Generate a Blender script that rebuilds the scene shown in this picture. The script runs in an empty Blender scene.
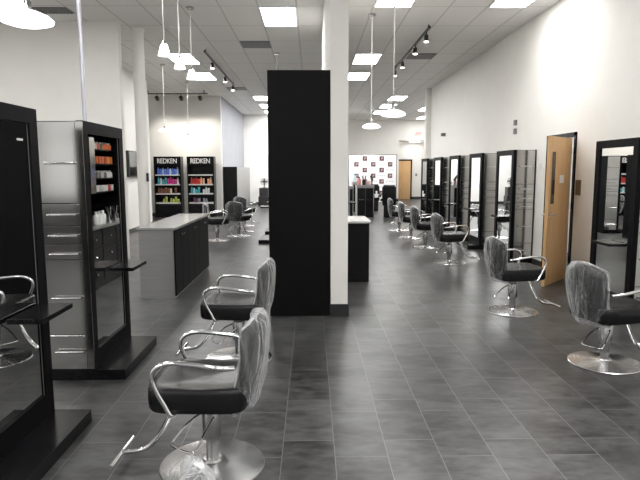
import bpy, bmesh, math, random
from mathutils import Vector, Matrix
random.seed(7)
PI = math.pi
C = bpy.context.scene.collection

# ------------------------------------------------------------------ materials
MATS = {}
def mat(name, col, rough=0.5, metal=0.0, noise=0.0, scale=8.0, bump=0.0, stretch=(1, 1, 1), spec=0.5, emit=None, estr=0.0, coat=0.0, rvar=0.0):
    if name in MATS: return MATS[name]
    m = bpy.data.materials.new(name); m.use_nodes = True
    nt = m.node_tree; b = nt.nodes['Principled BSDF']
    b.inputs['Roughness'].default_value = rough
    b.inputs['Metallic'].default_value = metal
    b.inputs['Specular IOR Level'].default_value = spec
    b.inputs['Coat Weight'].default_value = coat
    tc = nt.nodes.new('ShaderNodeTexCoord'); mp = nt.nodes.new('ShaderNodeMapping')
    mp.inputs['Scale'].default_value = stretch
    nz = nt.nodes.new('ShaderNodeTexNoise'); nz.inputs['Scale'].default_value = scale; nz.inputs['Detail'].default_value = 4
    nt.links.new(tc.outputs['Object'], mp.inputs[0]); nt.links.new(mp.outputs[0], nz.inputs['Vector'])
    r = nt.nodes.new('ShaderNodeValToRGB')
    lo = [max(0, c*(1-noise)) for c in col]; hi = [min(1, c*(1+noise)) for c in col]
    r.color_ramp.elements[0].position = .3; r.color_ramp.elements[1].position = .7
    r.color_ramp.elements[0].color = (*lo, 1); r.color_ramp.elements[1].color = (*hi, 1)
    nt.links.new(nz.outputs['Fac'], r.inputs[0]); nt.links.new(r.outputs[0], b.inputs['Base Color'])
    if rvar:
        mr = nt.nodes.new('ShaderNodeMapRange'); mr.inputs['To Min'].default_value = max(0, rough-rvar); mr.inputs['To Max'].default_value = rough+rvar
        nt.links.new(nz.outputs['Fac'], mr.inputs['Value']); nt.links.new(mr.outputs[0], b.inputs['Roughness'])
    if bump:
        bp = nt.nodes.new('ShaderNodeBump'); bp.inputs['Strength'].default_value = bump; bp.inputs['Distance'].default_value = .01
        nt.links.new(nz.outputs['Fac'], bp.inputs['Height']); nt.links.new(bp.outputs[0], b.inputs['Normal'])
    if emit:
        b.inputs['Emission Color'].default_value = (*emit, 1); b.inputs['Emission Strength'].default_value = estr
    MATS[name] = m
    return m

def wood_mat(name, c1, c2):
    m = bpy.data.materials.new(name); m.use_nodes = True; nt = m.node_tree; b = nt.nodes['Principled BSDF']
    tc = nt.nodes.new('ShaderNodeTexCoord'); mp = nt.nodes.new('ShaderNodeMapping'); mp.inputs['Scale'].default_value = (9, 9, .7)
    nz = nt.nodes.new('ShaderNodeTexNoise'); nz.inputs['Scale'].default_value = 3; nz.inputs['Detail'].default_value = 6; nz.inputs['Distortion'].default_value = .6
    r = nt.nodes.new('ShaderNodeValToRGB'); r.color_ramp.elements[0].color = (*c1, 1); r.color_ramp.elements[1].color = (*c2, 1)
    r.color_ramp.elements[0].position = .3; r.color_ramp.elements[1].position = .72
    nt.links.new(tc.outputs['Object'], mp.inputs[0]); nt.links.new(mp.outputs[0], nz.inputs['Vector'])
    nt.links.new(nz.outputs['Fac'], r.inputs[0]); nt.links.new(r.outputs[0], b.inputs['Base Color'])
    b.inputs['Roughness'].default_value = .42
    return m

def mth(nt, op, a, b=None, c=None):
    n = nt.nodes.new('ShaderNodeMath'); n.operation = op
    for i, v in enumerate((a, b, c)):
        if v is None: continue
        if isinstance(v, (int, float)): n.inputs[i].default_value = v
        else: nt.links.new(v, n.inputs[i])
    return n.outputs[0]

def tile_mat():
    m = bpy.data.materials.new('slate_tile'); m.use_nodes = True; nt = m.node_tree; b = nt.nodes['Principled BSDF']
    tc = nt.nodes.new('ShaderNodeTexCoord'); sp = nt.nodes.new('ShaderNodeSeparateXYZ'); nt.links.new(tc.outputs['Object'], sp.inputs[0])
    x = mth(nt, 'DIVIDE', mth(nt, 'ADD', sp.outputs[0], .173), .304)
    col = mth(nt, 'FLOOR', x); fx = mth(nt, 'SUBTRACT', x, col)
    odd = mth(nt, 'FLOORED_MODULO', col, 2.0)
    y = mth(nt, 'SUBTRACT', mth(nt, 'DIVIDE', mth(nt, 'SUBTRACT', sp.outputs[1], 3.26), .61), mth(nt, 'MULTIPLY', odd, .672))
    row = mth(nt, 'FLOOR', y); fy = mth(nt, 'SUBTRACT', y, row)
    ex = mth(nt, 'MULTIPLY', mth(nt, 'MINIMUM', fx, mth(nt, 'SUBTRACT', 1.0, fx)), .304)
    ey = mth(nt, 'MULTIPLY', mth(nt, 'MINIMUM', fy, mth(nt, 'SUBTRACT', 1.0, fy)), .61)
    e = mth(nt, 'MINIMUM', ex, ey)
    g = mth(nt, 'LESS_THAN', e, .0022)
    cx = nt.nodes.new('ShaderNodeCombineXYZ'); nt.links.new(col, cx.inputs[0]); nt.links.new(row, cx.inputs[1])
    wn = nt.nodes.new('ShaderNodeTexWhiteNoise'); wn.noise_dimensions = '2D'; nt.links.new(cx.outputs[0], wn.inputs['Vector'])
    # veins drift per tile
    add = nt.nodes.new('ShaderNodeVectorMath'); add.operation = 'MULTIPLY_ADD'
    nt.links.new(wn.outputs['Color'], add.inputs[0]); add.inputs[1].default_value = (9, 9, 9); nt.links.new(tc.outputs['Object'], add.inputs[2])
    mp = nt.nodes.new('ShaderNodeMapping'); mp.inputs['Scale'].default_value = (1.0, 2.2, 1); mp.inputs['Rotation'].default_value = (0, 0, .5)
    nt.links.new(add.outputs[0], mp.inputs[0])
    nz = nt.nodes.new('ShaderNodeTexNoise'); nz.inputs['Scale'].default_value = 2.2; nz.inputs['Detail'].default_value = 7; nz.inputs['Roughness'].default_value = .6; nz.inputs['Distortion'].default_value = .35
    nt.links.new(mp.outputs[0], nz.inputs['Vector'])
    n3 = nt.nodes.new('ShaderNodeTexNoise'); n3.inputs['Scale'].default_value = 9; n3.inputs['Detail'].default_value = 5; nt.links.new(mp.outputs[0], n3.inputs['Vector'])
    dev = mth(nt, 'ADD', mth(nt, 'MULTIPLY', mth(nt, 'SUBTRACT', nz.outputs['Fac'], .5), 3.6), mth(nt, 'MULTIPLY', mth(nt, 'SUBTRACT', n3.outputs['Fac'], .5), 2.6))
    dev = mth(nt, 'ADD', dev, mth(nt, 'MULTIPLY', mth(nt, 'SUBTRACT', wn.outputs['Value'], .5), .62))
    lum = mth(nt, 'MULTIPLY', mth(nt, 'MAXIMUM', mth(nt, 'ADD', dev, 1.0), .35), FLO)
    r = nt.nodes.new('ShaderNodeCombineXYZ')
    for k in range(3): nt.links.new(lum, r.inputs[k])
    mx = nt.nodes.new('ShaderNodeMixRGB'); nt.links.new(g, mx.inputs[0]); nt.links.new(r.outputs[0], mx.inputs[1]); mx.inputs[2].default_value = (.17, .17, .168, 1)
    nt.links.new(mx.outputs[0], b.inputs['Base Color'])
    rr = nt.nodes.new('ShaderNodeMapRange'); rr.inputs['To Min'].default_value = .24; rr.inputs['To Max'].default_value = .42
    nt.links.new(n3.outputs['Fac'], rr.inputs['Value']); nt.links.new(rr.outputs[0], b.inputs['Roughness'])
    bp = nt.nodes.new('ShaderNodeBump'); bp.inputs['Strength'].default_value = .12; bp.inputs['Distance'].default_value = .002
    nt.links.new(mth(nt, 'SUBTRACT', 1.0, g), bp.inputs['Height']); nt.links.new(bp.outputs[0], b.inputs['Normal'])
    return m

def ceil_mat():
    m = bpy.data.materials.new('ceiling_tile'); m.use_nodes = True; nt = m.node_tree; b = nt.nodes['Principled BSDF']
    tc = nt.nodes.new('ShaderNodeTexCoord'); sp = nt.nodes.new('ShaderNodeSeparateXYZ'); nt.links.new(tc.outputs['Object'], sp.inputs[0])
    x = mth(nt, 'DIVIDE', mth(nt, 'ADD', sp.outputs[0], .83), .61); y = mth(nt, 'DIVIDE', mth(nt, 'SUBTRACT', sp.outputs[1], 9.37), 1.22)
    fx = mth(nt, 'FRACT', x); fy = mth(nt, 'FRACT', y)
    ex = mth(nt, 'MULTIPLY', mth(nt, 'MINIMUM', fx, mth(nt, 'SUBTRACT', 1.0, fx)), .61)
    ey = mth(nt, 'MULTIPLY', mth(nt, 'MINIMUM', fy, mth(nt, 'SUBTRACT', 1.0, fy)), 1.22)
    g = mth(nt, 'LESS_THAN', mth(nt, 'MINIMUM', ex, ey), .012)
    nz = nt.nodes.new('ShaderNodeTexNoise'); nz.inputs['Scale'].default_value = 90; nt.links.new(tc.outputs['Object'], nz.inputs['Vector'])
    r = nt.nodes.new('ShaderNodeValToRGB'); r.color_ramp.elements[0].color = (.72, .71, .69, 1); r.color_ramp.elements[1].color = (.80, .79, .77, 1)
    nt.links.new(nz.outputs['Fac'], r.inputs[0])
    mx = nt.nodes.new('ShaderNodeMixRGB'); nt.links.new(g, mx.inputs[0]); nt.links.new(r.outputs[0], mx.inputs[1]); mx.inputs[2].default_value = (.52, .51, .50, 1)
    nt.links.new(mx.outputs[0], b.inputs['Base Color']); b.inputs['Roughness'].default_value = .9
    return m

def plastic_mat():
    m = bpy.data.materials.new('clear_plastic_film'); m.use_nodes = True; nt = m.node_tree
    b = nt.nodes['Principled BSDF']; out = nt.nodes['Material Output']
    b.inputs['Base Color'].default_value = (.80, .81, .82, 1); b.inputs['Roughness'].default_value = .22
    tc = nt.nodes.new('ShaderNodeTexCoord'); nz = nt.nodes.new('ShaderNodeTexNoise'); nz.inputs['Scale'].default_value = 4; nz.inputs['Detail'].default_value = 5; nz.inputs['Distortion'].default_value = .8
    nt.links.new(tc.outputs['Object'], nz.inputs['Vector'])
    bp = nt.nodes.new('ShaderNodeBump'); bp.inputs['Strength'].default_value = .9; bp.inputs['Distance'].default_value = .03
    nt.links.new(nz.outputs['Fac'], bp.inputs['Height']); nt.links.new(bp.outputs[0], b.inputs['Normal'])
    tr = nt.nodes.new('ShaderNodeBsdfTransparent'); tr.inputs[0].default_value = (.94, .95, .96, 1)
    lw = nt.nodes.new('ShaderNodeLayerWeight'); lw.inputs['Blend'].default_value = .35
    nt.links.new(bp.outputs[0], lw.inputs['Normal'])
    f = mth(nt, 'ADD', mth(nt, 'MULTIPLY', mth(nt, 'POWER', lw.outputs['Facing'], 1.9), .9), mth(nt, 'MULTIPLY', nz.outputs['Fac'], .12))
    n2 = nt.nodes.new('ShaderNodeTexNoise'); n2.inputs['Scale'].default_value = 3.0; n2.inputs['Detail'].default_value = 3; n2.inputs['Distortion'].default_value = .8
    mp = nt.nodes.new('ShaderNodeMapping'); mp.inputs['Scale'].default_value = (3.2, 3.2, .8); nt.links.new(tc.outputs['Object'], mp.inputs[0]); nt.links.new(mp.outputs[0], n2.inputs['Vector']); nt.links.new(mp.outputs[0], nz.inputs['Vector'])
    rd = mth(nt, 'MAXIMUM', mth(nt, 'SUBTRACT', 1.0, mth(nt, 'MULTIPLY', mth(nt, 'ABSOLUTE', mth(nt, 'SUBTRACT', n2.outputs['Fac'], .5)), 26.0)), 0.0)
    f = mth(nt, 'ADD', f, mth(nt, 'MULTIPLY', rd, .16))
    f = mth(nt, 'MINIMUM', f, .92)
    mx = nt.nodes.new('ShaderNodeMixShader'); nt.links.new(f, mx.inputs[0]); nt.links.new(tr.outputs[0], mx.inputs[1]); nt.links.new(b.outputs[0], mx.inputs[2])
    nt.links.new(mx.outputs[0], out.inputs['Surface'])
    return m

FLO = .050
M_FLOOR = tile_mat(); M_CEIL = ceil_mat(); M_PLASTIC = plastic_mat()
M_WALL = mat('white_wall_paint', (.80, .785, .755), .85, noise=.015, scale=3, bump=.02)
M_GREYWALL = mat('blue_grey_wall_paint', (.30, .31, .34), .75, noise=.04, scale=2)
M_BASE = mat('black_baseboard_rubber', (.018, .018, .019), .45, noise=.1)
M_BLACK = mat('black_laminate', (.006, .006, .007), .24, spec=.22, noise=.05, scale=20)
M_FRAME = mat('satin_black_frame', (.005, .005, .006), .5, spec=.06, noise=.05)
M_BLACKPANEL = mat('matte_black_panel', (.005, .005, .0055), .5, spec=.10, noise=.1, scale=4)
M_STEEL = mat('brushed_steel', (.55, .545, .53), .12, 1.0, noise=.02, scale=3, stretch=(3, 3, .6))
M_STEELD = mat('brushed_steel_dark', (.36, .36, .36), .38, .85, noise=.08, scale=5, stretch=(.8, .8, 40))
M_CHROME = mat('polished_chrome', (.82, .82, .83), .07, 1.0, noise=.02)
M_DISC = mat('polished_steel_disc', (.64, .64, .64), .20, 1.0)
_nt = M_DISC.node_tree; _tg = _nt.nodes.new('ShaderNodeTangent'); _tg.direction_type = 'RADIAL'; _tg.axis = 'Z'
_b = _nt.nodes['Principled BSDF']; _b.inputs['Anisotropic'].default_value = .85; _nt.links.new(_tg.outputs[0], _b.inputs['Tangent'])
M_PED = mat('satin_chrome', (.45, .45, .46), .22, 1.0, noise=.05)
M_MIRROR = mat('mirror_silver', (.86, .87, .87), .012, 1.0)
M_VINYL = mat('black_vinyl', (.009, .009, .010), .27, noise=.1, scale=5, bump=.25, spec=.28)
M_TOP = mat('speckled_grey_counter', (.42, .42, .42), .18, .6, noise=.12, scale=60)
M_WTOP = mat('pale_grey_counter', (.62, .61, .60), .25, noise=.05, scale=40)
M_SHELFW = mat('white_shelf_lacquer', (.75, .75, .74), .4, noise=.02)
M_DOOR = wood_mat('maple_veneer', (.56, .335, .15), (.66, .42, .205))
M_DARKGLASS = mat('dark_glass', (.02, .02, .02), .08, noise=.05)
M_TRACK = mat('black_track_metal', (.02, .02, .02), .4, .3, noise=.1)
M_VENT = mat('grey_vent_metal', (.20, .20, .20), .5, .4, noise=.06)
M_ROD = mat('brushed_nickel_rod', (.62, .60, .57), .35, .6, noise=.03)
M_SILVERPOLE = mat('silver_conduit', (.50, .50, .56), .30, .9, noise=.04)
M_PANEL = mat('light_diffuser', (.9, .9, .9), .5, emit=(1, .99, .97), estr=18.0)
M_TRIM = mat('white_light_trim', (.85, .85, .84), .5, noise=.01)
M_SHADE = mat('glowing_opal_glass', (.9, .9, .9), .3, emit=(1, .98, .95), estr=2.6)
M_LAMP = mat('spot_lamp_face', (.9, .9, .9), .3, emit=(1, .95, .86), estr=12.0)
M_WHITEPL = mat('white_plastic', (.78, .78, .77), .35, noise=.03)
M_BRONZE = mat('bronze_switch_plate', (.24, .20, .13), .4, .7, noise=.08)
M_BLACKPL = mat('black_plastic', (.016, .016, .017), .35, noise=.1)

# ------------------------------------------------------------------ mesh helpers
class MB:
    def __init__(s): s.bm = bmesh.new(); s.mats = []; s.cur = 0
    def use(s, m):
        if m not in s.mats: s.mats.append(m)
        s.cur = s.mats.index(m); return s
    def _tag(s, n0):
        s.bm.faces.ensure_lookup_table()
        for f in s.bm.faces[n0:]: f.material_index = s.cur
    def box(s, x0, x1, y0, y1, z0, z1, bev=0.0, seg=2):
        t = bmesh.new(); bmesh.ops.create_cube(t, size=1)
        for v in t.verts: v.co = Vector(((x0+x1)/2+v.co.x*(x1-x0), (y0+y1)/2+v.co.y*(y1-y0), (z0+z1)/2+v.co.z*(z1-z0)))
        if bev: bmesh.ops.bevel(t, geom=t.edges[:]+t.verts[:], offset=bev, segments=seg, affect='EDGES', profile=.5)
        s.merge(t); return s
    def merge(s, t):
        n0 = len(s.bm.faces); me = bpy.data.meshes.new('tmp'); t.to_mesh(me); t.free(); s.bm.from_mesh(me); bpy.data.meshes.remove(me); s._tag(n0)
    def lathe(s, prof, cx=0, cy=0, z=0, n=28, axis=None):
        t = bmesh.new(); rings = []
        for r, h in prof:
            rings.append([t.verts.new((cx+r*math.cos(2*PI*k/n), cy+r*math.sin(2*PI*k/n), z+h)) for k in range(n)])
        for a, b in zip(rings, rings[1:]):
            for k in range(n): t.faces.new((a[k], a[(k+1) % n], b[(k+1) % n], b[k]))
        t.faces.new(rings[0][::-1]); t.faces.new(rings[-1])
        if axis is not None:
            t.transform(axis)
        bmesh.ops.recalc_face_normals(t, faces=t.faces)
        s.merge(t); return s
    def tube(s, pts, r, n=10, smooth=True, closed=False):
        P = [Vector(p) for p in pts]
        if smooth:
            Q = []; m = len(P)
            for i in range(m if closed else m-1):
                p0 = P[(i-1) % m] if (closed or i > 0) else P[0]; p1 = P[i]; p2 = P[(i+1) % m]; p3 = P[(i+2) % m] if (closed or i+2 < m) else P[-1]
                for k in range(6):
                    u = k/6
                    Q.append(.5*((2*p1)+(-p0+p2)*u+(2*p0-5*p1+4*p2-p3)*u*u+(-p0+3*p1-3*p2+p3)*u**3))
            if not closed: Q.append(P[-1])
            P = Q
        t = bmesh.new(); rings = []; up = Vector((0, 0, 1)); m = len(P)
        prev = None
        for i, p in enumerate(P):
            d = (P[(i+1) % m]-P[i-1]) if (closed or 0 < i < m-1) else (P[1]-P[0] if i == 0 else P[-1]-P[-2])
            d.normalize()
            if prev is None: a = d.cross(Vector((.3, .9, .2))); a.normalize()
            else: a = prev - d*prev.dot(d); a.normalize()
            prev = a; b = d.cross(a)
            rings.append([t.verts.new(p+r*(math.cos(2*PI*k/n)*a+math.sin(2*PI*k/n)*b)) for k in range(n)])
        for i in range(m if closed else m-1):
            A = rings[i]; B = rings[(i+1) % m]
            for k in range(n): t.faces.new((A[k], A[(k+1) % n], B[(k+1) % n], B[k]))
        if not closed: t.faces.new(rings[0][::-1]); t.faces.new(rings[-1])
        bmesh.ops.recalc_face_normals(t, faces=t.faces)
        s.merge(t); return s
    def build(s, name, m=None, parent=None, smooth=False, loc=None):
        me = bpy.data.meshes.new(name); s.bm.to_mesh(me); s.bm.free()
        if m is not None and not s.mats: me.materials.append(m)
        for k in s.mats: me.materials.append(k)
        o = bpy.data.objects.new(name, me); C.objects.link(o)
        if parent: o.parent = parent
        if loc: o.location = loc
        if smooth:
            for p in me.polygons: p.use_smooth = True
            try:
                me.set_sharp_from_angle(angle=math.radians(40))
            except Exception: pass
        return o

def box(name, dims, m, parent=None, bev=0.0):
    return MB().box(*dims, bev=bev).build(name, m, parent)
def thing(name, label, cat, loc=(0, 0, 0), rotz=0, group=None):
    o = bpy.data.objects.new(name, None); C.objects.link(o); o.location = loc; o.rotation_euler = (0, 0, rotz); o.empty_display_size = .1
    return tag(o, label, cat, group)
def tag(o, label, cat, group=None):
    o['label'] = label; o['category'] = cat
    if group: o['group'] = group
    return o
def struct(name, dims, m, bev=0, parent=None):
    o = MB()
    if isinstance(dims[0], (list, tuple)):
        for d in dims: o.box(*d)
    else: o.box(*dims, bev=bev)
    o = o.build(name, m, parent)
    if parent is None: o['kind'] = 'structure'
    return o
def dup(root, loc, rotz, label, group=None):
    r = root.copy(); C.objects.link(r); r.location = loc; r.rotation_euler = (0, 0, rotz); r['label'] = label
    if group: r['group'] = group
    for ch in [c for c in bpy.data.objects if c.parent == root]:
        c = ch.copy(); C.objects.link(c); c.parent = r
        for g in [q for q in bpy.data.objects if q.parent == ch]:
            d = g.copy(); C.objects.link(d); d.parent = c
    return r

# ------------------------------------------------------------------ setting
H = 4.21
XR = 3.85
struct('floor', (-8, 7.5, -5, 32.5, -.1, 0), M_FLOOR)
struct('ceiling', (-8, 7.5, -5, 32.5, H, H+.1), M_CEIL)
struct('wall_right', [(XR, XR+.14, -5, 8.30, 0, H), (XR, XR+.14, 9.20, 18.4, 0, H), (XR, XR+.14, 8.30, 9.20, 2.12, H)], M_WALL)
struct('wall_back', [(-7, XR+.14, -5, -4.86, 3.2, H), (-7, -6.4, -5, -4.86, 1.0, 3.2), (3.2, XR+.14, -5, -4.86, 1.0, 3.2)], M_WALL)  # gap between sill and head lets the added daylight in
struct('wall_back_reflection_base', (-7, XR+.14, -5, -4.86, 0, 1.0), mat('dark_reflection_base', (.05, .05, .052), .6, noise=.1))  # unseen dark lower wall, added to darken reflections in the steel station ends
struct('added_window_1', [(x, x+.06, -4.98, -4.9, 1.0, 3.2) for x in (-6.4, -4.0, -1.6, .8, 3.14)]+[(-6.4, 3.2, -4.98, -4.9, 2.4, 2.46)], M_TRACK)  # mullions of an unseen opening, added so sky light fills the room
struct('wall_left', (-7.14, -7, -5, 10.3, 0, H), M_WALL)
struct('wall_left_bulkhead', (-7, -3.36, 10.3, 10.44, 0, H), M_WALL)
struct('wall_left_aisle', (-4.9, -4.76, 10.44, 17.0, 0, H), M_WALL)
struct('wall_left_alcove', (-6.6, -6.46, 17.0, 20.3, 0, H), M_WALL)
struct('wall_left_alcove_front', (-6.46, -4.9, 16.86, 17.0, 0, H), M_WALL)
struct('wall_product_display', (-6.6, -3.16, 20.3, 20.44, 0, H), M_WALL)
struct('wall_left_rear', (-3.30, -3.16, 20.44, 27.0, 0, H), M_GREYWALL)
struct('wall_far_left', (-3.3, 1.3, 27.0, 27.14, 0, H), M_WALL)
struct('wall_far_return', (1.3, 1.44, 27.0, 30.0, 0, H), M_WALL)
struct('wall_far', [(1.44, 4.62, 30.0, 30.14, 0, H), (4.62, 6.6, 30.0, 30.14, 3.15, H)], M_WALL)
struct('wall_far_corridor', (4.0, 6.6, 31.6, 31.74, 0, H), M_WALL)
struct('wall_corridor_side', (4.48, 4.62, 30.14, 31.6, 0, H), M_WALL)
struct('wall_far_right', (6.6, 6.74, 18.4, 31.74, 0, H), M_WALL)
struct('wall_right_return', (XR+.14, 6.6, 18.26, 18.4, 0, H), M_WALL)
struct('wall_right_pilaster', (3.70, 3.86, 18.4, 18.66, 0, H), M_WALL)
struct('wall_partition', (.215, .405, 6.22, 11.0, 0, H), M_WALL)
struct('ceiling_corridor_lining', (4.62, 6.6, 30.14, 31.6, 3.15, 3.25), M_WALL)
# room behind the open door
struct('wall_side_room', [(6.2, 6.3, 7.0, 11.0, 0, H), (XR+.14, 6.3, 6.9, 7.0, 0, H), (XR+.14, 6.3, 11.0, 11.1, 0, H)], M_WALL)
# baseboards
struct('baseboard_right', [(XR-.015, XR, -4.8, 8.24, 0, .10), (XR-.015, XR, 9.26, 18.4, 0, .10)], M_BASE)
struct('baseboard_partition', [(.205, .415, 6.205, 6.22, 0, .135), (.405, .418, 6.22, 11.0, 0, .135)], M_BASE)
struct('baseboard_left_aisle', (-4.76, -4.745, 10.44, 17.0, 0, .10), M_BASE)
struct('baseboard_product_display', (-6.46, -3.16, 20.285, 20.3, 0, .12), M_BASE)
struct('baseboard_left_rear', (-3.16, -3.145, 20.44, 27.0, 0, .10), M_BASE)
struct('baseboard_far_left', (-3.16, 1.3, 26.985, 27.0, 0, .12), M_BASE)
struct('baseboard_far', (1.44, 4.62, 29.985, 30.0, 0, .12), M_BASE)
struct('baseboard_far_corridor', (5.6, 6.6, 31.585, 31.6, 0, .14), M_BASE)
struct('baseboard_bulkhead', (-6.98, -3.36, 10.285, 10.3, 0, .10), M_BASE)
# round column behind the island
col = MB().lathe([(.13, 0), (.13, .10), (.105, .11), (.105, H-.06), (.12, H-.06), (.12, H)], -3.18, 10.85, 0, 36).build('trim_1', M_WALL, smooth=True); col['kind'] = 'structure'
# door casings
t = struct('trim_2', [(XR-.02, XR+.16, 8.24, 8.30, 0, 2.17), (XR-.02, XR+.16, 9.20, 9.26, 0, 2.17), (XR-.02, XR+.16, 8.24, 9.26, 2.12, 2.17)], M_BLACK)
# wooden door leaf standing open
ang = math.atan2(7.70-8.33, 3.22-3.80)
d = struct('door_1', (0, .855, -.022, .022, .012, 2.08), M_DOOR)
d.location = (3.80, 8.33, 0); d.rotation_euler = (0, 0, ang)
def rotchild(name, dims, m, bev=0): return box(name, dims, m, d, bev)
# camera sees the local +y side of the leaf
rotchild('vision_panel', (.65, .77, -.026, .026, 1.16, 1.87), M_DARKGLASS)
h = MB(); h.box(.77, .83, .022, .034, .98, 1.04, .004).tube([(.80, .03, 1.01), (.80, .075, 1.01), (.69, .078, 1.01)], .009, smooth=False)
h.box(.77, .83, -.034, -.022, .98, 1.04, .004).tube([(.80, -.03, 1.01), (.80, -.075, 1.01), (.69, -.078, 1.01)], .009, smooth=False)
h.build('lever_handle', M_CHROME, d)
rotchild('sign_plate', (.30, .46, .022, .028, 1.44, 1.55), M_WHITEPL)
for z in (.25, 1.05, 1.85): rotchild('hinge', (-.02, .02, -.03, .03, z, z+.1), M_CHROME)
# door at the far corridor
d2 = struct('door_2', (4.66, 5.52, 31.53, 31.58, .01, 2.12), M_DOOR)
box('lever_handle', (4.74, 4.86, 31.49, 31.53, 1.0, 1.03), M_CHROME, d2)
struct('trim_3', [(5.52, 5.60, 31.52, 31.6, 0, 2.2), (4.625, 4.66, 31.52, 31.6, 0, 2.2), (4.625, 5.60, 31.52, 31.6, 2.12, 2.2)], M_BLACK)

# ------------------------------------------------------------------ ceiling lights
def ceiling_light(label, x, y, w=.61, l=1.22):
    y += .32
    t = thing('ceiling_light', label, 'ceiling light', (x+w/2, y+l/2, H), 0, 'recessed rectangular ceiling lights')
    f = MB(); a = w/2; b = l/2; e = .03
    f.box(-a, -a+e, -b, b, -.018, 0).box(a-e, a, -b, b, -.018, 0).box(-a+e, a-e, -b, -b+e, -.018, 0).box(-a+e, a-e, b-e, b, -.018, 0)
    f.build('frame', M_TRIM, t)
    box('diffuser', (-a+e, a-e, -b+e, b-e, -.014, 0), M_PANEL, t)
    return t
first = ceiling_light('ceiling light on the left of the partition, nearest to the black panel', -.83, 9.05)
def cl(x, y, label): dup(first, (x+.305, y+.93, H), 0, label)
cl(1.0, 7.83, 'ceiling light cut by the top edge right of the white column')
cl(2.83, 7.83, 'ceiling light cut by the top edge nearest the long right wall')
cl(1.0, 12.7, 'larger ceiling light just right of the white column, nearer of the pair')
cl(1.0, 15.15, 'ceiling light partly behind the white column, farther of the pair')
cl(-3.27, 12.7, 'ceiling light behind the cone pendants, nearer of the left pair')
cl(-3.27, 15.15, 'ceiling light behind the cone pendants, farther of the left pair')
for y, q in ((20.0, 'first'), (22.5, 'second'), (25.0, 'third')):
    cl(-2.05, y, 'far ceiling light left of the black panel, %s from the front of its row' % q)
    cl(2.83, y, 'far ceiling light over the backdrop aisle, %s from the front of its row' % q)
cl(4.66, 23.7, 'far right ceiling light half hidden by the wall pilaster, nearer one')
cl(5.3, 27.6, 'far ceiling light just above the red exit sign')
for x in (-5.71, -3.27, -.83, 1.0, 2.83):  # unseen lights, guessed to light the near part of the room
    for y in (4.17, .51, -3.15):
        if (x, y) not in ((-.83, 4.17), (1.0, 4.17)): cl(x, y, 'guessed unseen ceiling light over the near part of the salon, behind the photographer or overhead')
for x, y in ((-.22, 16.4), (-.22, 20.0), (-.22, 22.5), (-.22, 25.0), (.39, 17.5), (.39, 20.0), (.39, 22.5), (.39, 25.0), (-.83, 18.8), (-.83, 21.2), (-.83, 23.7)): cl(x, y, 'added ceiling fill light hidden behind the black panel and white column')  # added out of sight to brighten the far end
for x in (-5.71, -3.27): cl(x, 6.61, 'added unseen ceiling light just above the frame before the white bulkhead wall')  # added above the view to brighten the bulkhead wall
sr = ceiling_light('ceiling light inside the side room behind the open door', 4.7, 8.4)

tc_ = ceiling_light('added unseen ceiling light inside the far corridor alcove', 5.0, 30.3, .6, .5); tc_.location = (5.6, 30.85, 3.15)  # added fill for the far end, hidden by the header
# vents
def vent(x, y, w, l, label):
    y += .32
    v = MB(); v.box(-w/2, w/2, -l/2, l/2, -.012, 0)
    for k in range(int(w/.06)): v.box(-w/2+.03+k*.06, -w/2+.05+k*.06, -l/2+.03, l/2-.03, -.024, -.012)
    o = v.build('ceiling_vent', M_VENT); o.location = (x, y, H); tag(o, label, 'vent', 'ceiling vents')
vent(-1.125, 11.8, .61, .61, 'square grey ceiling vent left of the black panel')
vent(2.525, 13.0, .61, .61, 'square grey ceiling vent beside the right track lights')
vent(-2.355, 18.2, .61, .61, 'square grey ceiling vent beyond the left track lights')
vent(-4.2, 9.3, .61, .35, 'dark ceiling vent by the white bulkhead wall')

# ------------------------------------------------------------------ pendants
def pendant(kind, x, y, z, label, group):
    t = thing('pendant_light', label, 'pendant light', (x, y, z), 0, group)
    MB().lathe([(.065, H-z-.03), (.065, H-z-.008), (.05, H-z)], n=20).build('canopy', M_PED, t, True)
    MB().lathe([(.0075, .12), (.0075, H-z-.02)], n=8).build('rod', M_ROD, t)
    MB().lathe([(.03, .05), (.03, .11), (.018, .13), (.012, .15)], n=16).build('socket', M_PED, t, True)
    if kind == 'dish':
        MB().lathe([(.035, .055), (.07, .05), (.13, .025), (.155, 0), (.150, -.012), (.10, -.028), (.03, -.034)], n=32).build('glass_shade', M_SHADE, t, True)
    else:
        MB().lathe([(.032, .10), (.045, .09), (.078, -.04), (.085, -.05), (.07, -.052)], n=24).build('glass_shade', M_SHADE, t, True)
    return t
G1 = 'cone pendants over the island cabinet'; G2 = 'dish pendants left'; G3 = 'dish pendants right'
pendant('cone', -1.94, 7.79, 3.19, 'cone glass pendant over the island, nearest and largest of three', G1)
pendant('cone', -1.92, 8.59, 3.16, 'cone glass pendant over the island, middle of three', G1)
pendant('cone', -1.92, 9.43, 3.14, 'cone glass pendant over the island, farthest of three', G1)
pendant('dish', -1.73, 3.62, 2.54, 'large glowing dish pendant at the top left, fully in view', G2)
pendant('dish', -1.74, 3.28, 2.55, 'glowing dish pendant in the very top left corner, cut by the frame', G2)
pendant('dish', -3.63, 14.35, 2.61, 'small dish pendant left of the product displays, left of the pair', 'dish pendants before the product wall')
pendant('dish', -3.63, 17.1, 2.61, 'small dish pendant before the product displays, right of the pair', 'dish pendants before the product wall')
pendant('dish', 1.03, 9.8, 2.36, 'dish pendant beside the white column, farther one hanging lower in view', G3)
pendant('dish', 1.03, 7.2, 2.32, 'dish pendant right of the white column, nearer and larger one', G3)
pendant('dish', -.75, 13.0, 2.55, 'pendant rod rising above the top left of the black panel', 'rods behind the black panel')

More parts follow.
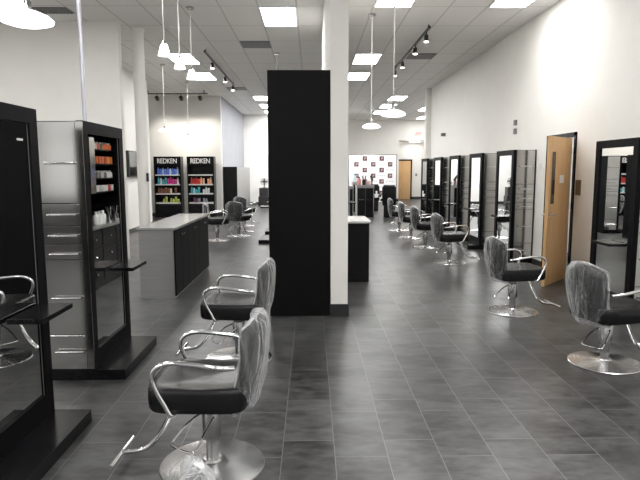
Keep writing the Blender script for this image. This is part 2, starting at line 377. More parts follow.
# ------------------------------------------------------------------ track lights
def track(p0, p1, heads, aim, lit, label):
    p0 = Vector(p0); p1 = Vector(p1); t = thing('track_light', label, 'track light', tuple(p0))
    dv = p1-p0; L = dv.length; t.rotation_euler = (0, 0, math.atan2(dv.y, dv.x))
    b = MB().box(0, L, -.018, .018, -.02, .012)
    b.box(.1, .13, -.01, .01, .012, H-p0.z).box(L-.13, L-.1, -.01, .01, .012, H-p0.z)
    b.build('track_rail', M_TRACK, t)
    for k, u in enumerate(heads):
        hx = u*L
        if lit:
            o = MB().tube([(hx, 0, -.02), (hx, 0, -.07)], .012, smooth=False).lathe([(.03, -.07), (.04, -.085), (.04, -.19), (.034, -.19)], hx, 0, 0, 18).build('spot_head', M_TRACK, t, True)
            MB().lathe([(.035, -.205), (.04, -.192)], hx, 0, 0, 18).build('lamp_face', M_LAMP, o)
        else:
            o = MB().tube([(hx, 0, -.02), (hx, 0, -.10)], .012, smooth=False)
            mx = Matrix.Translation((hx, 0, -.15)) @ Matrix.Rotation(math.radians(62), 4, 'X')
            o.lathe([(.045, -.07), (.06, -.06), (.06, .07), (.03, .09)], 0, 0, 0, 18, axis=mx)
            o = o.build('spot_head', M_TRACK, t, True)
        ld = bpy.data.lights.new('spot_lamp', 'SPOT'); ld.energy = 26 if lit else 70; ld.spot_size = math.radians(75); ld.spot_blend = .9; ld.shadow_soft_size = .05; ld.color = (1, .95, .87)
        lo = bpy.data.objects.new('spot_lamp', ld); C.objects.link(lo); lo.parent = t
        lo.location = (hx, 0, -.24) if lit else (hx, .14, -.26)
        # aim in world
        tgt = Vector(aim); R = Matrix.Rotation(-t.rotation_euler.z, 3, 'Z'); dl = R @ tgt
        lo.rotation_euler = dl.to_track_quat('-Z', 'Y').to_euler()
    return t
track((2.12, 10.4, 4.15), (2.10, 14.6, 4.15), (.07, .33, .70, .97), (.5, 0, -1), True, 'black ceiling track with four lit spot heads along the right wall')
track((-2.26, 12.5, 4.15), (-2.28, 17.3, 4.15), (.2, .62, .95), (-.4, 0, -1), True, 'black ceiling track with three lit spots left of the black panel')
track((-5.4, 18.9, 4.1), (-3.35, 18.9, 4.1), (.2, .58, .88), (0, 1, -1.1), False, 'black ceiling track with three heads aimed at the product displays')

# conduit above station
o = MB().lathe([(.016, 0), (.016, H-2.0)], n=16).lathe([(.035, 0), (.035, .012)], n=16).build('conduit_pole', M_SILVERPOLE, smooth=True); o.location = (-1.87, 4.80, 2.0)
tag(o, 'thin silver pole rising from the second left station to the ceiling', 'pole')

# ------------------------------------------------------------------ styling station
def handle(y, z, w, parent, s):
    h = MB().tube([(-w/2, 0, 0), (w/2, 0, 0)], .0095, 10, False).tube([(-w/2+.03, 0, 0), (-w/2+.03, .03*-s, 0)], .005, 8, False).tube([(w/2-.03, 0, 0), (w/2-.03, .03*-s, 0)], .005, 8, False)
    o = h.build('handle', M_CHROME, parent, True); o.location = (.045 if s < 0 else .005, y+s*.03, z)
def station(label, loc, rotz, s, group, L=.90):
    t = thing('styling_station', label, 'styling station', loc, rotz, group)
    y0, y1 = -L/2, L/2; Z = 2.0 if s < 0 else 1.965
    box('plinth', (-.168, .455, y0-.005, y1+.005, 0, .085), M_BLACK, t, .003)
    bo = box('cabinet_body', (-.15, .165, y0+.012, y1-.012, .085, Z-.005), M_BLACK, t)
    # mirror frame
    f = MB(); w = .095
    f.box(.165, .22, y0+.014*(s < 0), y0+w, .085, Z).box(.165, .22, y1-w, y1, .085, Z).box(.165, .22, y0+w, y1-w, Z-.09, Z).box(.165, .22, y0+w, y1-w, .085, .085+.14)
    f.box(-.168, -.15, y0, y1, .085, Z)
    f.build('mirror_frame', M_FRAME, t)
    g = box('mirror', (.18, .205, y0+w, y1-w, .225, Z-.09), M_MIRROR, t)
    b = MB(); 
    for a, c in ((y1-w-.004, y1-w),): b.box(.205, .2065, a, c, .225, Z-.09)
    b.build('bevel_strip', M_VENT, g)
    box('shelf', (.22, .42, -.045, .345, .79, .82), M_BLACK, t, .002)
    # drawer fronts on the end wall
    ye = (y1-.012) if s > 0 else (y0+.012)
    if s < 0: box('end_strip', (.166, .219, min(ye, ye+s*.012), max(ye, ye+s*.012), .09, Z-.01), M_STEEL, t, .001)
    rows = [('cabinet_door', 1.385, Z-.01, 1.685), ('drawer', 1.215, 1.38, 1.30), ('drawer', 1.075, 1.21, 1.14), ('drawer', .955, 1.07, 1.0), ('cabinet_door', .365, .95, .66), ('drawer', .09, .36, .235)]
    for nm, a, c, hz in rows:
        p = box(nm, (-.148, .163, min(ye, ye+s*.012), max(ye, ye+s*.012), a, c), M_STEEL, t, .002)
        handle(ye+s*.012, hz, .22, p, s)
    return t
st1 = station('black framed styling station with tall mirror, nearest at the left edge', (-1.895, 3.10, 0), 0, -1, 'left styling stations')
st2 = dup(st1, (-1.915, 4.745, 0), 0, 'styling station with stainless drawer end facing the camera, second on the left')
o = box('white_mark', (0, .002, -.03, .03, -.006, .006), M_WHITEPL, None); o.location = (-1.689, 3.36, 1.81)  # small white rectangle set on the glass
o.parent = [c for c in bpy.data.objects if c.parent == st1 and c.name.startswith('mirror') and 'frame' not in c.name][0]; o.matrix_parent_inverse = Matrix.Translation((1.895, -3.10, 0))
YR = [5.98+.45, 9.68+.45, 11.5+.45, 13.3+.45, 15.1+.45, 16.9+.45]
LBL = ['black framed mirror station right of the wooden door, nearest on the right wall',
       'mirror station just left of the wooden door, its steel end showing',
       'mirror station on the right wall, second beyond the wooden door',
       'mirror station on the right wall, third beyond the wooden door',
       'mirror station on the right wall, fourth beyond the wooden door',
       'mirror station on the right wall, farthest one by the pilaster']
sr0 = station(LBL[0], (3.67, YR[0], 0), PI, 1, 'right wall styling stations')
for y, l in zip(YR[1:], LBL[1:]): dup(sr0, (3.67, y, 0), PI, l)
# stations along the partition, beyond the black panel
# faces left (-x)
c0 = dup(sr0, (-.72, 12.97, 0), PI, 'slim dark station edge with plinth left of the black panel, nearer', 'partition stations')
dup(sr0, (-.72, 14.77, 0), PI, 'dark station edge left of the black panel, farther one', 'partition stations')
dup(st1, (.70, 14.2, 0), 0, 'station on the right side of the partition behind the white column', 'partition stations')

# ------------------------------------------------------------------ black end panel + retail unit behind it
bp = box('partition_panel', (-.465, .212, 6.22, 6.34, 0, 2.69), M_BLACKPANEL, None, .004)
tag(bp, 'tall matte black panel standing against the left of the white column', 'panel')
u = thing('retail_shelf_unit', 'tall black shelf unit of bottles behind the black panel, seen in the station mirror', 'shelf unit', (-.13, 8.25, 0))
box('back_panel', (.28, .335, -.9, .9, 0, 2.2), M_BLACK, u)
for a in (-.9, .87): box('side_panel', (-.335, .28, a, a+.03, 0, 2.2), M_BLACK, u)
box('top_panel', (-.335, .28, -.87, .87, 2.15, 2.2), M_BLACK, u); box('base_cabinet', (-.335, .28, -.87, .87, 0, .84), M_BLACK, u)
for z in (1.30, 1.50, 1.71, 1.92): box('shelf', (-.2, .28, -.70, .87, z, z+.02), M_BLACK, u)
box('side_strip', (-.35, -.336, -.60, -.42, 1.32, 2.07), M_STEEL, u)
box('countertop', (-.42, .28, -.86, .86, .84, .87), M_STEELD, u)
for k in range(3):
    for q in range(3):
        a = -.84+k*.57; dd = box('drawer', (-.35, -.335, a, a+.54, .1+q*.24, .32+q*.24), M_BLACK, u, .002)
        MB().lathe([(.008, 0), (.014, .02), (.012, .03)], axis=Matrix.Translation((-.35, a+.27, .21+q*.24)) @ Matrix.Rotation(-PI/2, 4, 'Y'), n=12).build('knob', M_CHROME, dd)

# ------------------------------------------------------------------ bottles
BM = {}
def bottle_mesh(kind, colname, col, cap, w, h):
    key = (kind, colname, w, h)
    if key in BM: return BM[key]
    m = mat('bottle_'+colname, col, .3, noise=.05); cm = mat('cap_'+colname, cap, .35, noise=.05)
    b = MB(); b.use(m)
    if kind == 'round': b.lathe([(w*.46, 0), (w*.5, h*.03), (w*.5, h*.66), (w*.42, h*.74), (w*.2, h*.78)], n=14); b.use(cm).lathe([(w*.22, h*.78), (w*.22, h)], n=12)
    elif kind == 'tube': b.lathe([(w*.35, h*.14), (w*.5, h*.2), (w*.5, h*.6), (w*.42, h)], n=12); b.use(cm).lathe([(w*.36, 0), (w*.4, h*.16)], n=12)
    elif kind == 'box': b.box(-w/2, w/2, -w/2, w/2, 0, h, .003)
    else: b.lathe([(w*.5, 0), (w*.5, h*.7)], n=14); b.use(cm).lathe([(w*.52, h*.7), (w*.52, h)], n=14)
    bx = b.build('tmp', None, None, True); me = bx.data; bpy.data.objects.remove(bx); BM[key] = me
    return me
def bottle(name, kind, colname, col, cap, w, h, loc, label, cat, group):
    o = bpy.data.objects.new(name, bottle_mesh(kind, colname, col, cap, w, h)); C.objects.link(o); o.location = loc
    return tag(o, label, cat, group)
ORD = ['first', 'second', 'third', 'fourth', 'fifth', 'sixth', 'seventh', 'eighth', 'ninth', 'tenth', 'eleventh', 'twelfth']
# retail unit seen through mirror: fronts face -x
pal = {'orange': (.75, .16, .03), 'copper': (.5, .09, .03), 'amber': (.8, .33, .1), 'silver': (.55, .52, .5), 'charcoal': (.12, .11, .11), 'white': (.8, .8, .78), 'red': (.55, .03, .03)}
rows = [(1.94, ['copper', 'copper', 'charcoal', 'amber', 'silver', 'copper', 'charcoal', 'orange', 'orange', 'orange']), (1.73, ['orange', 'amber', 'orange', 'orange', 'orange', 'copper', 'orange', 'copper', 'amber', 'orange']),
        (1.52, ['charcoal', 'silver', 'silver', 'charcoal', 'charcoal', 'charcoal', 'silver', 'charcoal', 'white', 'white']), (1.32, ['silver', 'red', 'red', 'white', 'white', 'silver', 'white', 'white', 'red', 'white'])]
rn = ['top', 'second', 'third', 'lowest']
for ri, (z, cs) in enumerate(rows):
    for k, cn in enumerate(cs):
        bottle('hair_product_box', 'box' if ri % 2 else 'round', 'r_'+cn, pal[cn], (.7, .68, .65), .075, .105 if ri < 3 else .09, (-.27, 7.90+k*.118, z+.001), '%s product on the %s shelf of the mirrored shelf unit, %s from the left' % (cn, rn[ri], ORD[k]), 'hair product', 'products on the shelf unit behind the black panel')
for k in range(3):
    bottle('pump_bottle', 'round', 'white', (.8, .8, .79), (.75, .75, .74), .09, .19, (-.42, 7.92+k*.13, .871), 'white bottle on the counter of the mirrored shelf unit, %s from the left' % ORD[k], 'bottle', 'white bottles on the shelf unit counter')
for k in range(2):
    t = thing('brush_cup', 'cup of styling brushes on the shelf unit counter, %s from the white bottles' % ORD[k], 'brush cup', (-.40, 8.5+k*.28, .871))
    MB().lathe([(.035, 0), (.04, .1), (.036, .1), (.032, .01)], n=18).build('cup', M_CHROME, t, True)
    for q in range(4): MB().tube([(0, 0, .02), (.05*math.cos(q*1.6), .05*math.sin(q*1.6), .22)], .006, 8, False).build('brush', M_STEEL if q % 2 else M_BLACKPL, t)

# ------------------------------------------------------------------ island cabinet
isl = thing('island_cabinet', 'low island cabinet with steel end, black doors and speckled top', 'cabinet', (-1.97, 8.3, 0))
box('body', (-.21, .225, -1.17, 1.17, 0, .88), M_STEELD, isl)
box('countertop', (-.235, .26, -1.20, 1.20, .88, .912), M_TOP, isl, .004)
for k in range(6):
    a = -1.165+k*.389; dd = box('cabinet_door', (.225, .243, a+.004, a+.385, .03, .872), M_FRAME, isl, .002)
    MB().lathe([(.006, 0), (.013, .02), (.011, .028)], axis=Matrix.Translation((.243, a+(.33 if k % 2 == 0 else .06), .79)) @ Matrix.Rotation(PI/2, 4, 'Y'), n=12).build('knob', M_CHROME, dd)

# ------------------------------------------------------------------ product displays
def text_mesh(s, size, m, parent, loc, name='lettering', rot=(PI/2, 0, 0), ext=.006, sx=1.0):
    cu = bpy.data.curves.new('txt', 'FONT'); cu.body = s; cu.size = size; cu.extrude = ext; cu.align_x = 'CENTER'; cu.align_y = 'CENTER'
    try: cu.space_character = .95
    except Exception: pass
    cu.offset = size*.012
    to = bpy.data.objects.new('txt', cu); C.objects.link(to)
    me = bpy.data.meshes.new_from_object(to); bpy.data.objects.remove(to); me.name = name
    me.materials.clear(); me.materials.append(m)
    o = bpy.data.objects.new(name, me); C.objects.link(o); o.rotation_euler = rot; o.location = loc; o.scale = (sx, 1, 1)
    if parent: o.parent = parent
    return o
M_LETTER = mat('white_lettering', (.85, .85, .85), .4)
def display(x0, label, side):
    W = .93; YF = 19.75; t = thing('product_display', label, 'product display', (x0+W/2, YF, 0), 0, 'product displays')
    w = W/2
    box('back_panel', (-w, w, .352, .40, 0, 2.10), M_BLACK, t)
    for a in (-w, w-.045): box('side_panel', (a, a+.045, 0, .35, 0, 2.10), M_BLACK, t)
    box('top_panel', (-w+.045, w-.045, 0, .35, 2.06, 2.10), M_BLACK, t); box('base_cabinet', (-w+.045, w-.045, 0, .35, 0, .42), M_BLACK, t)
    box('header_panel', (-w+.045, w-.045, .0, .03, 1.80, 2.06), M_BLACKPANEL, t)
    text_mesh('REDKEN', .235, M_LETTER, t, (0, -.008, 1.94), sx=.80)
    for z in (.50, .82, 1.14, 1.47): box('shelf', (-w+.045, w-.045, -.02, .35, z-.025, z+.015), M_SHELFW, t)
    return YF
disps = [(-5.42, 'black REDKEN product display with blue and magenta bottles, left one', 'left'), (-4.28, 'black REDKEN product display with red and peach bottles, right one', 'right')]
for x0, lb, sd in disps: display(x0, lb, sd)
cols = {'blue': (.10, .18, .62), 'sky': (.35, .5, .8), 'teal': (.05, .42, .5), 'pale': (.6, .75, .8), 'magenta': (.62, .03, .25), 'brown': (.22, .09, .05), 'cream': (.75, .68, .5), 'green': (.42, .5, .09), 'lime': (.6, .68, .15), 'red': (.55, .04, .03), 'peach': (.85, .45, .28), 'white2': (.8, .8, .82), 'plum': (.2, .06, .14), 'smoke': (.3, .3, .34)}
def fill(x0, side, z, seq, hs, rowname):
    n = len(seq); W = .93
    cnt = 0
    for k, cn in enumerate(seq):
        if cn is None: continue
        h = hs[k % len(hs)]; kind = ('round', 'tube', 'round', 'jar')[k % 4] if h > .13 else 'jar'
        bottle('hair_product_bottle', kind, cn, cols[cn], tuple(min(1, c*1.3+.05) for c in cols[cn]), .075, h, (x0+.09+(W-.18)*(k+.5)/n, 19.83, z+.016), '%s bottle on the %s shelf of the %s product display, %s from the left' % ({'white2': 'white', 'sky': 'light blue', 'pale': 'pale blue'}.get(cn, cn), rowname, side, ORD[cnt]), 'bottle', 'bottles on the %s product display' % side)
        cnt += 1
fill(-5.42, 'left', 1.47, ['blue', 'blue', 'sky', 'blue', 'blue', 'pale', 'blue', 'blue', 'sky'], [.24, .20, .22, .19], 'top')
fill(-5.42, 'left', 1.14, ['teal', 'pale', 'teal', 'teal', 'magenta', 'magenta', 'magenta', 'magenta', 'white2'], [.24, .21, .17, .22, .2], 'second')
fill(-5.42, 'left', .82, ['brown', 'brown', 'brown', 'brown', 'brown', 'cream', None, 'brown', None], [.20, .19, .17], 'third')
fill(-5.42, 'left', .50, [None, None, 'lime', 'green', None, 'green', 'lime', 'green', 'lime'], [.12, .15, .14, .2], 'lowest')
fill(-4.28, 'right', 1.14, ['red', 'red', 'red', 'red', 'peach', 'peach', None, 'peach', 'peach'], [.23, .20, .22, .18], 'second')
fill(-4.28, 'right', .82, ['teal', 'pale', 'teal', 'teal', None, 'white2', 'white2', 'white2', None], [.21, .18, .14], 'third')
fill(-4.28, 'right', .50, [None, 'plum', 'plum', 'smoke', None, 'smoke', 'smoke', None, None], [.14, .17, .15], 'lowest')

# ------------------------------------------------------------------ styling chair
def ring_loft(rows, n=36):
    t = bmesh.new(); R = []
    for pts in rows: R.append([t.verts.new(p) for p in pts])
    m = len(R[0])
    for a, b in zip(R, R[1:]):
        for k in range(m): t.faces.new((a[k], a[(k+1) % m], b[(k+1) % m], b[k]))
    t.faces.new(R[0][::-1]); t.faces.new(R[-1])
    bmesh.ops.recalc_face_normals(t, faces=t.faces)
    return t
def back_rows(off=0.0, z0=.43, z1=.865, wob=0.0, flare=0.0, n=48, nv=14):
    rnd = random.Random(3); rows = []
    for j in range(nv+1):
        v = j/nv
        # shrink near the two ends for rounded edges
        e = 1.0
        if v > .88: e = math.sqrt(max(.02, 1-((v-.88)/.125)**2))
        if v < .06: e = .75+.25*v/.06
        w = (.168+.052*math.sin(v*PI*.55)+off+flare*(1-v)) ; th = (.034+off*.9)*e + flare*.8*(1-v)
        row = []
        for k in range(n):
            a = 2*PI*k/n; cu, su = math.cos(a), math.sin(a)
            u = math.copysign(abs(cu)**.55, cu); s = math.copysign(abs(su)**.75, su)
            wv = w*(1-.10*max(0, (v-.8)/.2)**2)
            y = u*wv
            z = z0 + v*(z1-z0 - .055*u*u)
            x = -.205 - .07*v + .065*u*u - .03*math.sin(v*PI) + s*th
            if wob: 
                q = wob*(math.sin(a*7+v*9+1)+.7*math.sin(a*13-v*17)+rnd.uniform(-.6, .6)); x += q*(.3+.7*abs(s)); y += q*abs(cu)
                if v < .05: z += wob*3*math.sin(a*5)
            row.append(Vector((x, y, z)))
        rows.append(row)
    return rows
def make_chair(label, group):
    t = thing('salon_chair', label, 'salon chair', (0, 0, 0), 0, group)
    MB().lathe([(.288, 0), (.290, .006), (.285, .012), (.10, .024), (.055, .035), (.05, .045)], n=56).build('base', M_DISC, t, True)
    p = MB().lathe([(.034, .03), (.034, .20)], n=24).lathe([(.052, .17), (.052, .33), (.046, .34)], n=24).lathe([(.036, .34), (.036, .375)], n=20)
    p.build('pedestal', M_PED, t, True)
    box('seat_bracket', (-.14, .14, -.07, .07, .365, .398), M_BLACKPL, t, .006)
    # seat cushion: dished rounded block
    rows = []
    N = 48
    for z, g in ((.395, .90), (.40, .96), (.415, .99), (.47, 1.0), (.505, .995), (.52, .975), (.528, .93), (.525, .8), (.516, .6), (.508, .35), (.505, .12)):
        r = []
        for k in range(N):
            a = 2*PI*k/N; c, s = math.cos(a), math.sin(a)
            x = .265*g*math.copysign(abs(c)**.38, c)+.03; y = .25*g*math.copysign(abs(s)**.38, s)
            if x > 0: y *= 1+.04*x/.25
            r.append(Vector((x, y, z+.006*(x/.25)*(x > .0))))
        rows.append(r)
    b = MB(); b.merge(ring_loft(rows)); b.build('seat', M_VINYL, t, True)
    b = MB(); b.merge(ring_loft(back_rows())); b.build('backrest', M_VINYL, t, True)
    b = MB(); b.merge(ring_loft(back_rows(.014, .375, .885, .0035, .012))); cv = b.build('plastic_cover', M_PLASTIC, t, True)
    cv['label'] = 'crinkled clear plastic cover'
    for sy in (-1, 1):
        b = MB(); Y = .275*sy
        b.tube([(-.17, .235*sy, .64), (-.10, Y, .655), (.02, Y, .672), (.11, Y, .680), (.175, Y, .672), (.222, Y, .642), (.232, Y, .595), (.21, Y, .53), (.175, Y, .465), (.145, Y, .41), (.13, .25*sy, .405)], .0125, 12)
        b.build('armrest', M_CHROME, t, True)
    b = MB().tube([(.11, 0, .388), (.175, 0, .372), (.215, 0, .32), (.27, 0, .21), (.315, 0, .145), (.38, 0, .09), (.50, 0, .07)], .0145, 12)
    b.tube([(.505, -.17, .07), (.505, .17, .07)], .0145, 12, False)
    b.build('footrest', M_CHROME, t, True)
    return t
def lever(t, a):
    # pump lever loop, its own angle on the pedestal
    b = MB().tube([(.03, -.05, .30), (.10, -.07, .27), (.20, -.085, .20), (.225, -.06, .185), (.225, .06, .185), (.20, .085, .20), (.10, .07, .27), (.03, .05, .30)], .006, 8)
    o = b.build('pump_lever', M_CHROME, t, True); o.rotation_euler = (0, 0, a); return o
def chair(x, y, face, label, group, lever_w=math.radians(215), dz=0):
    global CH
    a = math.radians(face)
    if CH is None:
        CH = make_chair(label, group); c = CH; c.location = (x, y, 0); c.rotation_euler = (0, 0, a)
        CH0['lv'] = lever(c, lever_w-a)
        return c
    c = dup(CH, (x, y, 0), a, label, group)
    for o in bpy.data.objects:
        if o.parent == c and o.name.startswith('pump_lever'): o.rotation_euler = (0, 0, lever_w-a)
    return c
CH = None; CH0 = {}
GL = 'plastic covered chairs on the left aisle'; GR = 'plastic covered chairs along the right wall'
chair(-.555, 2.99, 178, 'large black salon chair with plastic covered back in the left foreground', GL, math.radians(235))
chair(-.635, 4.80, 177, 'black salon chair behind the foreground one, before the black panel', GL)
chair(-.565, 1.31, 180, 'salon chair at the bottom edge, only its plastic covered top showing', GL)
chair(2.48, 4.60, 14, 'salon chair with plastic covered back nearest the right edge', GR)
chair(2.32, 6.37, 8, 'salon chair with grey covered back before the wooden door', GR)
chair(2.43, 9.85, 6, 'salon chair on the right aisle, first beyond the wooden door', GR)
chair(2.40, 11.8, 2, 'salon chair on the right aisle, second beyond the wooden door', GR)
chair(2.40, 13.5, 0, 'salon chair on the right aisle, third beyond the wooden door', GR)
chair(2.38, 15.2, -2, 'salon chair on the right aisle, farthest of the row', GR)
chair(-2.2, 13.2, 5, 'salon chair just past the island, left of three', 'chairs past the island')
chair(-1.80, 14.0, 70, 'salon chair past the island seen from behind, middle of three', 'chairs past the island')
chair(-1.95, 16.6, 60, 'salon chair past the island, farthest of three', 'chairs past the island')

# ------------------------------------------------------------------ right side furniture
cn = thing('counter_cabinet', 'low black counter with pale top beside the white column', 'counter', (.64, 8.6, 0))
box('body', (-.215, .20, -.46, .46, 0, .865), M_BLACK, cn, .003)
box('countertop', (-.217, .225, -.48, .48, .865, .895), M_WTOP, cn, .003)
def locker(x0, x1, y0, y1, h, label, handles):
    t = thing('storage_cabinet', label, 'cabinet', ((x0+x1)/2, (y0+y1)/2, 0), 0, 'tall cabinets beyond the counter'); w = (x1-x0)/2; l = (y1-y0)/2
    box('body', (-w, w, -l, l, 0, h-.08), M_STEELD, t)
    box('countertop', (-w-.01, w+.01, -l-.02, l+.01, h-.08, h), M_STEELD, t)
    n = handles
    for k in range(n):
        a = -w+.02+k*(2*w-.04)/n; dd = box('cabinet_door', (a+.004, a+(2*w-.04)/n-.004, -l-.016, -l, .03, h-.1), M_BLACK, t)
        ww = (2*w-.04)/n; hh = box('handle', (a+ww*.22, a+ww*.82, -l-.04, -l-.016, h*.56, h*.56+.022), M_CHROME, dd)
    return t
locker(1.54, 2.12, 19.1, 19.7, 1.12, 'tall black cabinet with grey top and two handles before the backdrop', 2)
locker(1.58, 1.86, 21.5, 22.1, 1.18, 'narrow dark cabinet peeking out behind the two handle cabinet', 1)
locker(1.22, 1.36, 18.2, 18.7, 1.12, 'dark cabinet sliver right beside the white column', 1)
# items on cabinets
bottle('spray_bottle', 'round', 'spray_teal', (.55, .68, .72), (.05, .45, .5), .14, .30, (1.66, 21.75, 1.18), 'white and teal bottle on the narrow cabinet before the backdrop', 'bottle', 'items on the tall cabinets')
bottle('spray_bottle', 'round', 'spray_red', (.6, .25, .22), (.03, .03, .03), .14, .28, (1.63, 19.35, 1.121), 'reddish bottle with a black cap on the two handle cabinet', 'bottle', 'items on the tall cabinets')
t = thing('brush_jar', 'black jar of brushes on the two handle cabinet', 'brush jar', (1.79, 19.22, 1.121))
MB().lathe([(.06, 0), (.07, .16), (.06, .16), (.05, .01)], n=18).build('jar', M_BLACKPL, t, True)
for q in range(4): MB().tube([(0, 0, .02), (.07*math.cos(q*1.7+.3), .05*math.sin(q*1.7), .30)], .012, 8, False).build('brush', M_BLACKPL, t)
tw = MB()
for k in range(4): tw.box(-.11+.006*k, .11-.004*k, -.12, .12, k*.035, k*.035+.033, .012)
o = tw.build('folded_towel', mat('pale_pink_towel', (.78, .55, .58), .9, noise=.1, bump=.3), None, True); o.location = (1.93, 19.45, 1.121); tag(o, 'stack of pale pink folded towels on the two handle cabinet', 'towel')
t = thing('hair_dryer', 'black hair dryer standing upright on the right of the two handle cabinet', 'hair dryer', (2.06, 19.2, 1.122), 1.2)
MB().tube([(0, 0, 0), (-.02, 0, .10), (-.03, 0, .17)], .022, 12).build('handle', M_BLACKPL, t, True)
MB().tube([(.03, 0, .16), (-.12, 0, .30)], .04, 14, False).build('barrel', M_BLACKPL, t, True)

def lounge(x, y, rot, label, h):
    t = thing('shampoo_chair', label, 'shampoo chair', (x, y, 0), math.radians(rot), 'black chairs before the backdrop')
    box('base', (-.20, .20, -.19, .19, 0, .40), M_VINYL, t, .03)
    box('seat', (-.24, .25, -.23, .23, .40, .54), M_VINYL, t, .04)
    o = MB().box(-.06, .06, -.24, .24, 0, h-.50, .045).build('backrest', M_VINYL, t, True); o.location = (-.22, 0, .47); o.rotation_euler = (0, -.10, 0)
    for s in (-1, 1): box('armrest', (-.2, .2, s*.27-.035, s*.27+.035, .56, .64), M_VINYL, t, .02)
    box('headrest', (-.36, -.20, -.2, .2, h-.12, h+.02), M_VINYL, t, .035)
    return t
lounge(2.72, 19.6, 78, 'tall black padded chair with headrest, right one before the backdrop', 1.10)
lounge(2.50, 22.6, 80, 'tall black padded chair behind the two handle cabinet, left one', 1.05)
o = MB().box(-.07, .07, -.01, .01, 0, .12, .01).box(-.035, .035, -.01, .01, .12, .26, .01).box(-.1, .1, -.01, .01, .10, .14, .01).build('white_tag', M_WHITEPL); o.location = (2.56, 22.18, .55)  # small white tag at the padded chair
tag(o, 'small white tag on the left padded chair', 'white tag')

# backdrop banner
t = thing('backdrop_banner', 'white step and repeat backdrop with dark red squares on a stand', 'backdrop', (2.95, 27.0, 0))
fb = MB(); mwhite = mat('banner_fabric', (.80, .80, .80), .8, noise=.02); mred = mat('banner_square', (.10, .03, .04), .7, noise=.2); mgr = mat('banner_script', (.52, .54, .56), .7); mctr = mat('banner_mark', (.45, .40, .40), .7)
fb.use(mwhite).box(-1.15, 1.08, 0, .012, .12, 2.31)
r = 0; z = 2.16
while z > .2:
    off = 0 if r % 2 else .40
    for k in range(-2, 3):
        x = -.80+.8*k+off
        if -1.05 < x < 1.0:
            fb.use(mred).box(x-.105, x+.105, -.004, 0, z-.105, z+.105)
            fb.use(mctr).box(x-.03, x+.005, -.006, -.004, z-.05, z+.05).box(x+.02, x+.06, -.006, -.004, z-.02, z+.06)
        xs = x+.4
        if -1.0 < xs < .95:
            for q in range(7): fb.use(mgr).box(xs-.19+q*.055, xs-.155+q*.055, -.003, 0, z-.03+.012*(q % 3), z+.02+.02*((q+r) % 2))
    z -= .27; r += 1
fb.build('printed_sheet', None, t)
for x in (-1.17, 1.11):
    MB().lathe([(.02, .02), (.02, 2.36)], x, .01, 0, 12).build('pole', M_PED, t)
    box('foot', (x-.03, x+.03, -.25, .25, 0, .03), M_BLACK, t)
MB().tube([(-1.17, .01, 2.34), (1.11, .01, 2.34)], .015, 8, False).build('crossbar', M_PED, t)

# exit sign
t = thing('exit_sign', 'red lettered exit sign on the header wall above the far corridor', 'exit sign', (5.63, 29.96, 3.42))
box('housing', (-.17, .17, -.02, .04, 0, .20), mat('sign_housing', (.8, .76, .75), .4), t)
text_mesh('EXIT', .15, mat('exit_red', (.7, .08, .08), .4, emit=(1, .12, .1), estr=.7), t, (0, -.024, .10))

# left rear cabinet, fan and box
t = thing('tall_cabinet', 'tall dark cabinet with grey side against the grey wall, left rear', 'cabinet', (-2.88, 22.55, 0))
box('body', (-.255, .235, -2.1, 2.1, 0, 1.74), M_STEELD, t); box('front_panel', (-.255, .235, -2.13, -2.1, 0, 1.75), M_BLACK, t)
b = thing('speaker_box', 'black box stand near the far left wall carrying a round fan', 'box stand', (-2.12, 25.6, 0))
box('lower_box', (-.24, .24, -.22, .22, 0, .46), M_BLACKPL, b, .01); box('upper_box', (-.20, .20, -.2, .2, .46, .84), M_BLACKPL, b, .01)
f = thing('desk_fan', 'round dark fan on the black box stand', 'fan', (-2.10, 25.6, .84))
MB().lathe([(.09, 0), (.09, .02), (.02, .03), (.02, .14)], n=20).build('stand', M_BLACKPL, f, True)
g = MB()
for rr in (.165, .12, .075): g.tube([(rr*math.cos(a*PI/8), -.04, .27+rr*math.sin(a*PI/8)) for a in range(16)], .008, 6, True, True)
for q in range(8): a = q*PI/4; g.tube([(.02*math.cos(a), -.045, .27+.02*math.sin(a)), (.165*math.cos(a), -.04, .27+.165*math.sin(a))], .004, 5, False)
g.build('grille', M_VENT, f)
g = MB()
for q in range(4):
    a = q*PI/2; g.box(.02, .14, -.004, .004, -.035, .035)
    bmesh.ops.rotate(g.bm, verts=g.bm.verts[:], cent=(0, 0, 0), matrix=Matrix.Rotation(PI/2, 3, 'Y'))
o = g.build('blades', M_BLACKPL, f); o.location = (0, 0, .27)
MB().lathe([(.05, -.05), (.05, .05)], axis=Matrix.Translation((0, .05, .27)) @ Matrix.Rotation(PI/2, 4, 'X'), n=20).build('motor', M_BLACKPL, f, True)

# television on left wall
t = thing('wall_television', 'black television on the left wall beside the white column', 'television', (-4.76, 15.25, 1.46))
box('casing', (0, .09, -.5, .5, 0, .68), M_BLACKPL, t, .01); box('screen', (.09, .094, -.47, .47, .03, .65), M_DARKGLASS, t)

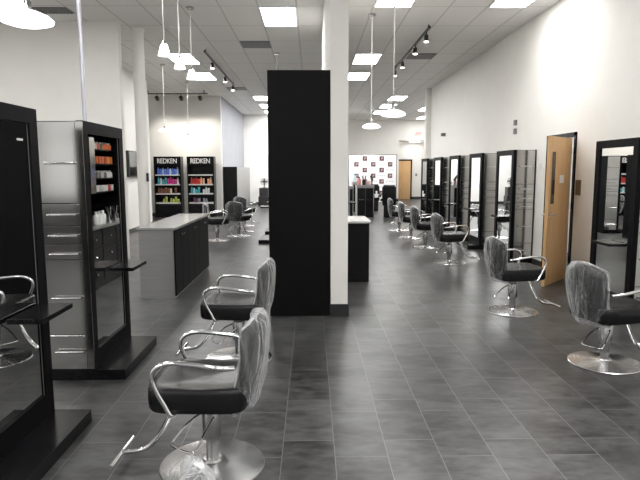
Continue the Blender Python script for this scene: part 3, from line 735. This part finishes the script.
# small wall fixtures
def fixture(name, dims, loc, m, label, cat):
    o = MB().box(*dims, bev=.003).build(name, m); o.location = loc; return tag(o, label, cat)
fixture('switch_plate', (-.012, 0, -.075, .075, -.11, .11), (XR, 8.12, 1.37), M_BRONZE, 'bronze switch plate on the wall right of the wooden door', 'switch')
fixture('thermostat', (-.02, 0, -.04, .04, -.05, .05), (XR-.001, 9.52, 1.68), M_WHITEPL, 'tiny white thermostat left of the wooden door', 'wall plate')  # white thermostat beside the door casing
fixture('wall_sensor', (-.05, 0, -.035, .035, -.05, .05), (XR, 10.72, 2.50), M_VENT, 'small grey sensor high on the right wall, upper of two', 'sensor')
fixture('wall_sensor', (-.05, 0, -.035, .035, -.05, .05), (XR, 10.72, 2.34), M_VENT, 'small grey sensor high on the right wall, lower of two', 'sensor')
fixture('security_camera', (-.12, 0, -.05, .05, -.04, .05), (XR, 16.4, 2.62), M_VENT, 'small camera high on the right wall near the far pilaster', 'camera')
fixture('wall_box', (-.02, .02, -.05, .0, -.08, .08), (-3.075, 10.80, 1.50), M_BLACKPL, 'small black box on the side of the round white column', 'wall box')
fixture('wall_plate', (-.05, .05, -.01, 0, -.07, .07), (5.85, 31.6, 1.35), M_VENT, 'small grey plate on the wall right of the far wooden door', 'wall plate')

# ------------------------------------------------------------------ camera
f = 566.0
Yc = Vector((311-320, 170-240, f)).normalized()
dn = Vector((10, 0, f)); dn.y = (f*f-9*10)/70.0; dn.normalize()
Zc = -dn; Zc = (Zc - Yc*Zc.dot(Yc)).normalized()
Xc = Yc.cross(Zc)
right = Vector((Xc.x, Yc.x, Zc.x)); down = Vector((Xc.y, Yc.y, Zc.y)); fwd = Vector((Xc.z, Yc.z, Zc.z))
cd = bpy.data.cameras.new('camera'); cam = bpy.data.objects.new('camera', cd); C.objects.link(cam)
cd.sensor_width = 36; cd.lens = 36*f/640; cd.clip_start = .05; cd.clip_end = 200
R = Matrix((right, -down, -fwd)).transposed().to_4x4()
cam.matrix_world = Matrix.Translation((0, 0, 1.63)) @ R
sc = bpy.context.scene; sc.camera = cam
w = bpy.data.worlds.new('world'); sc.world = w; w.use_nodes = True
w.node_tree.nodes['Background'].inputs[0].default_value = (.94, .94, .92, 1); w.node_tree.nodes['Background'].inputs[1].default_value = .8
vs = sc.view_settings; vs.view_transform = 'Standard'; vs.look = 'None'; vs.gamma = 1; vs.use_curve_mapping = False; vs.exposure = .5
sc.cycles.max_bounces = 10; sc.cycles.diffuse_bounces = 5; sc.cycles.transparent_max_bounces = 12
